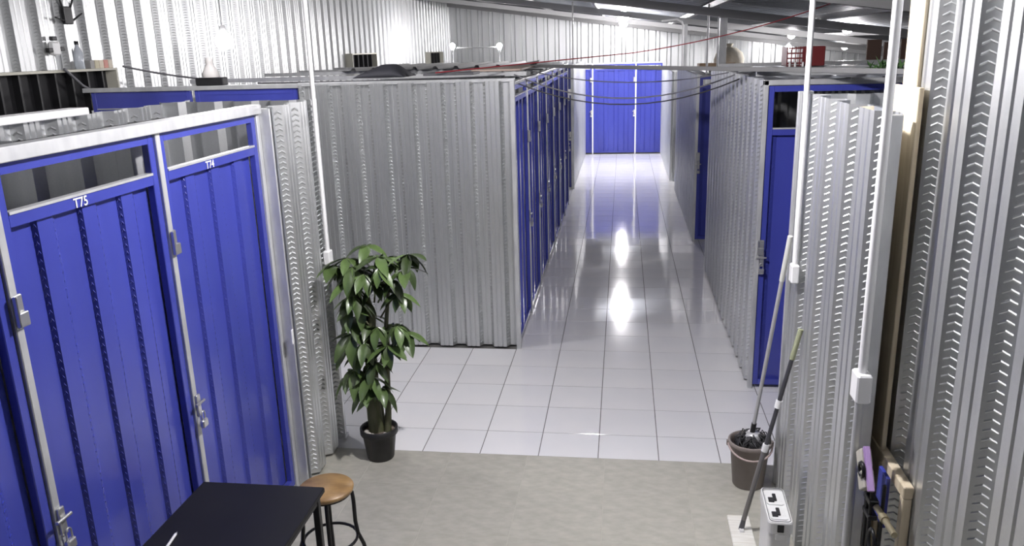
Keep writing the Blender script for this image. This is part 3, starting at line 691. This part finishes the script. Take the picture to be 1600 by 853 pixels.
for k in range(120):
    a = random.uniform(0, 6.283); r = random.uniform(.06, .108); h = random.uniform(-.015, .045)
    p = [(.03 * math.cos(a), .03 * math.sin(a), .02 + h * .3)]
    for q in range(1, 6):
        a += random.uniform(-.5, .5); rr = .03 + (r - .03) * min(1, q / 3)
        p.append((rr * math.cos(a), rr * math.sin(a), .02 + h - .024 * max(0, q - 2) + random.uniform(-.008, .012)))
    sm.tube(p, .0032, 4)
o = sm.build('mop_strings', STR, t); o['kind'] = 'stuff'

# ------------------------------------------------------------------ flat mop and white twin bucket
t = empty('flat_mop', (.68, 4.085, 0), 'flat mop with white pad and dark pole leaning on the near right partition', 'mop')
PADM = mat('off_white_pad', (.68, .66, .60), .8, noise=((6, 60, 6), (.78, .77, .72), .4, .6), bump=((10, 90, 10), .3))
B(-.062, .062, -.20, .15, .0, .014, .005).build('pad', PADM, t)
b0 = Vector((.0, .0, .03)); top = Vector((.928 - .68, 4.11 - 4.085, 1.20)); ax = (top - b0).normalized(); L_ = (top - b0).length
DPOLE = mat('dark_grey_pole', (.10, .10, .11), .3, .5)
MB().tube([b0 - Vector((0, 0, .012)), b0 + ax * .06], [.016, .012], 10).build('hinge', DPOLE, t)
B(-.012, .012, -.03, .012, .012, .03, .003).build('hinge_plate', WHITEP, t)
MB().tube([b0 + ax * .05, b0 + ax * (L_ * .42)], .0135, 10).build('outer_pole', mat('grey_pole', (.22, .21, .21), .3, .5), t)
MB().tube([b0 + ax * (L_ * .42), b0 + ax * (L_ - .17)], .0115, 10).build('inner_pole', DPOLE, t)
for f_ in (.42, .64): MB().tube([b0 + ax * (L_ * f_ - .022), b0 + ax * (L_ * f_ + .022)], .0175, 10).build('clip', WHITEP, t)
MB().tube([b0 + ax * (L_ - .17), b0 + ax * L_], [.0145, .013], 10).build('grip', mat('olive_grip', (.30, .32, .20), .6), t)

t = empty('twin_mop_bucket', Matrix.Translation((.785, 3.73, 0)) @ Matrix.Rotation(math.radians(-2), 4, 'Z') @ Matrix.Diagonal((.72, .83, 1, 1)), 'white upright twin slot mop bucket against the near right partition', 'bucket')
WB = mat('white_bucket_plastic', (.72, .72, .71), .35)
m = MB()
def rr(hx, hy, r, z, n=4):
    return [(sx * (hx - r) + r * math.cos(a0 + k * math.pi / 2 / n), sy * (hy - r) + r * math.sin(a0 + k * math.pi / 2 / n), z)
            for sx, sy, a0 in ((1, 1, 0), (-1, 1, math.pi / 2), (-1, -1, math.pi), (1, -1, 1.5 * math.pi)) for k in range(n + 1)]
def loft(m, rings, cap0=True, cap1=True, smooth=False):
    n = len(rings[0]); vs = [p for r in rings for p in r]
    fs = [(i * n + k, i * n + (k + 1) % n, (i + 1) * n + (k + 1) % n, (i + 1) * n + k) for i in range(len(rings) - 1) for k in range(n)]
    if cap0: fs.append(tuple(range(n - 1, -1, -1)))
    if cap1: fs.append(tuple(range((len(rings) - 1) * n, len(rings) * n)))
    return m.add(vs, fs, smooth)
loft(MB(), [rr(.066, .18, .03, 0), rr(.07, .184, .03, .01), rr(.074, .19, .03, .33), rr(.082, .198, .03, .335), rr(.082, .198, .03, .39), rr(.078, .194, .03, .398), rr(.070, .186, .025, .398), rr(.070, .186, .025, .388)]).build('body', WB, t)
loft(MB(), [rr(.0715, .1875, .026, .3985), rr(.0715, .1875, .026, .4005), rr(.068, .184, .024, .4005), rr(.068, .184, .024, .3985)], False, False).build('seam', mat('dark_seam', (.06, .06, .07), .5), t)
for y in (-.085, .075):
    pl = loft(MB(), [rr(.058, .066, .02, .388), rr(.058, .066, .02, .394)]).build('tray', WB, t)
    pl.matrix_basis = Matrix.Translation((0, y, 0))
    sl = MB().box(-.045, -.006, y - .045, y + .004, .394, .400, .002).box(-.012, .012, y - .03, y + .045, .394, .402, .002).build('slot', BLACKP, t)
    for q in range(3): B(.028 + .008 * q, .030 + .008 * q, y - .03, y + .03, .394, .3955).build('rib', WB, t)
B(-.022, .022, -.2035, -.196, .345, .385, .003).build('front_clip', BLACKP, t)
B(-.03, .03, -.200, -.19, .30, .334, .003).build('spout', WB, t)

# ------------------------------------------------------------------ gate bolt by the wooden jamb
t = empty('gate_bolt', (.985, 2.90, .80), 'black iron gate bolt and padlock hanging on the near right partition end', 'bolt')
for x, y in ((-.025, .04), (-.025, -.005), (.01, -.03)):
    MB().tube([(x, y, -.45), (x, y, .22)], .007, 8).build('upright_bar', BLACKM, t)
B(-.035, .0, -.02, .06, .12, .145, .003).build('bracket', BLACKM, t); B(-.035, .0, -.02, .06, .06, .08, .003).build('bracket', BLACKM, t)
lp = [(-.028, -.06 + .035 * math.cos(a), .0 + .045 * math.sin(a)) for a in [2 * math.pi * k / 12 for k in range(12)]]
MB().tube(lp, .007, 8, close=True).build('loop', BLACKM, t)
rod = MB().tube([(-.01, .03, .12), (-.005, -.22, .13)], .012, 10).build('slide_rod', mat('worn_brass', (.34, .30, .20), .4, .7), t)
MB().tube([(-.008, -.09, .125), (-.006, -.12, .126)], .017, 10).build('collar', mat('worn_brass', (1, 1, 1)), t)
PUR = mat('purple_plate', (.40, .26, .52), .35, .3)
W = Matrix.Translation((-.045, .0, .27)) @ Matrix.Rotation(math.radians(-38), 4, 'X')
pk = empty('strap_padlock', WM[t.name] @ W, 'padlock with a purple edged steel plate on the gate bolt', 'padlock')
B(-.012, .012, -.012, .008, -.085, .085, .003).build('edge_plate', PUR, pk)
B(-.02, .02, .008, .085, -.07, .0, .004).build('case', mat('tan_case', (.45, .43, .37), .5), pk); B(-.02, .02, .008, .075, .01, .08, .004).build('case', mat('tan_case', (1, 1, 1)), pk)
MB().tube([(-.02, .02 + .028 * math.cos(a), .0 + .028 * math.sin(a)) for a in [2 * math.pi * k / 10 for k in range(10)]], .007, 6, close=True).build('shackle', BLACKM, pk)
t = empty('wood_block', (1.07, 3.15, .88), 'short wooden rail on an upright beside the gate bolt', 'block')
B(-.01, .028, -.29, .21, .09, .14, .004).build('rail', WOOD, t); B(-.008, .025, -.29, -.25, -.6, .09, .003).build('upright', WOOD, t)
tag(B(1.03, 1.045, 2.96, 3.06, .78, 1.0, .002).build('blue_panel', BLUE), 'small glossy blue panel behind the gate bolt', 'panel')
# small hanging tag by door T74
tag(B(-1.945, -1.938, 4.30, 4.325, .98, 1.07, .002).build('paper_tag', WHITEP), 'white paper tag hanging beside the T74 door', 'tag')
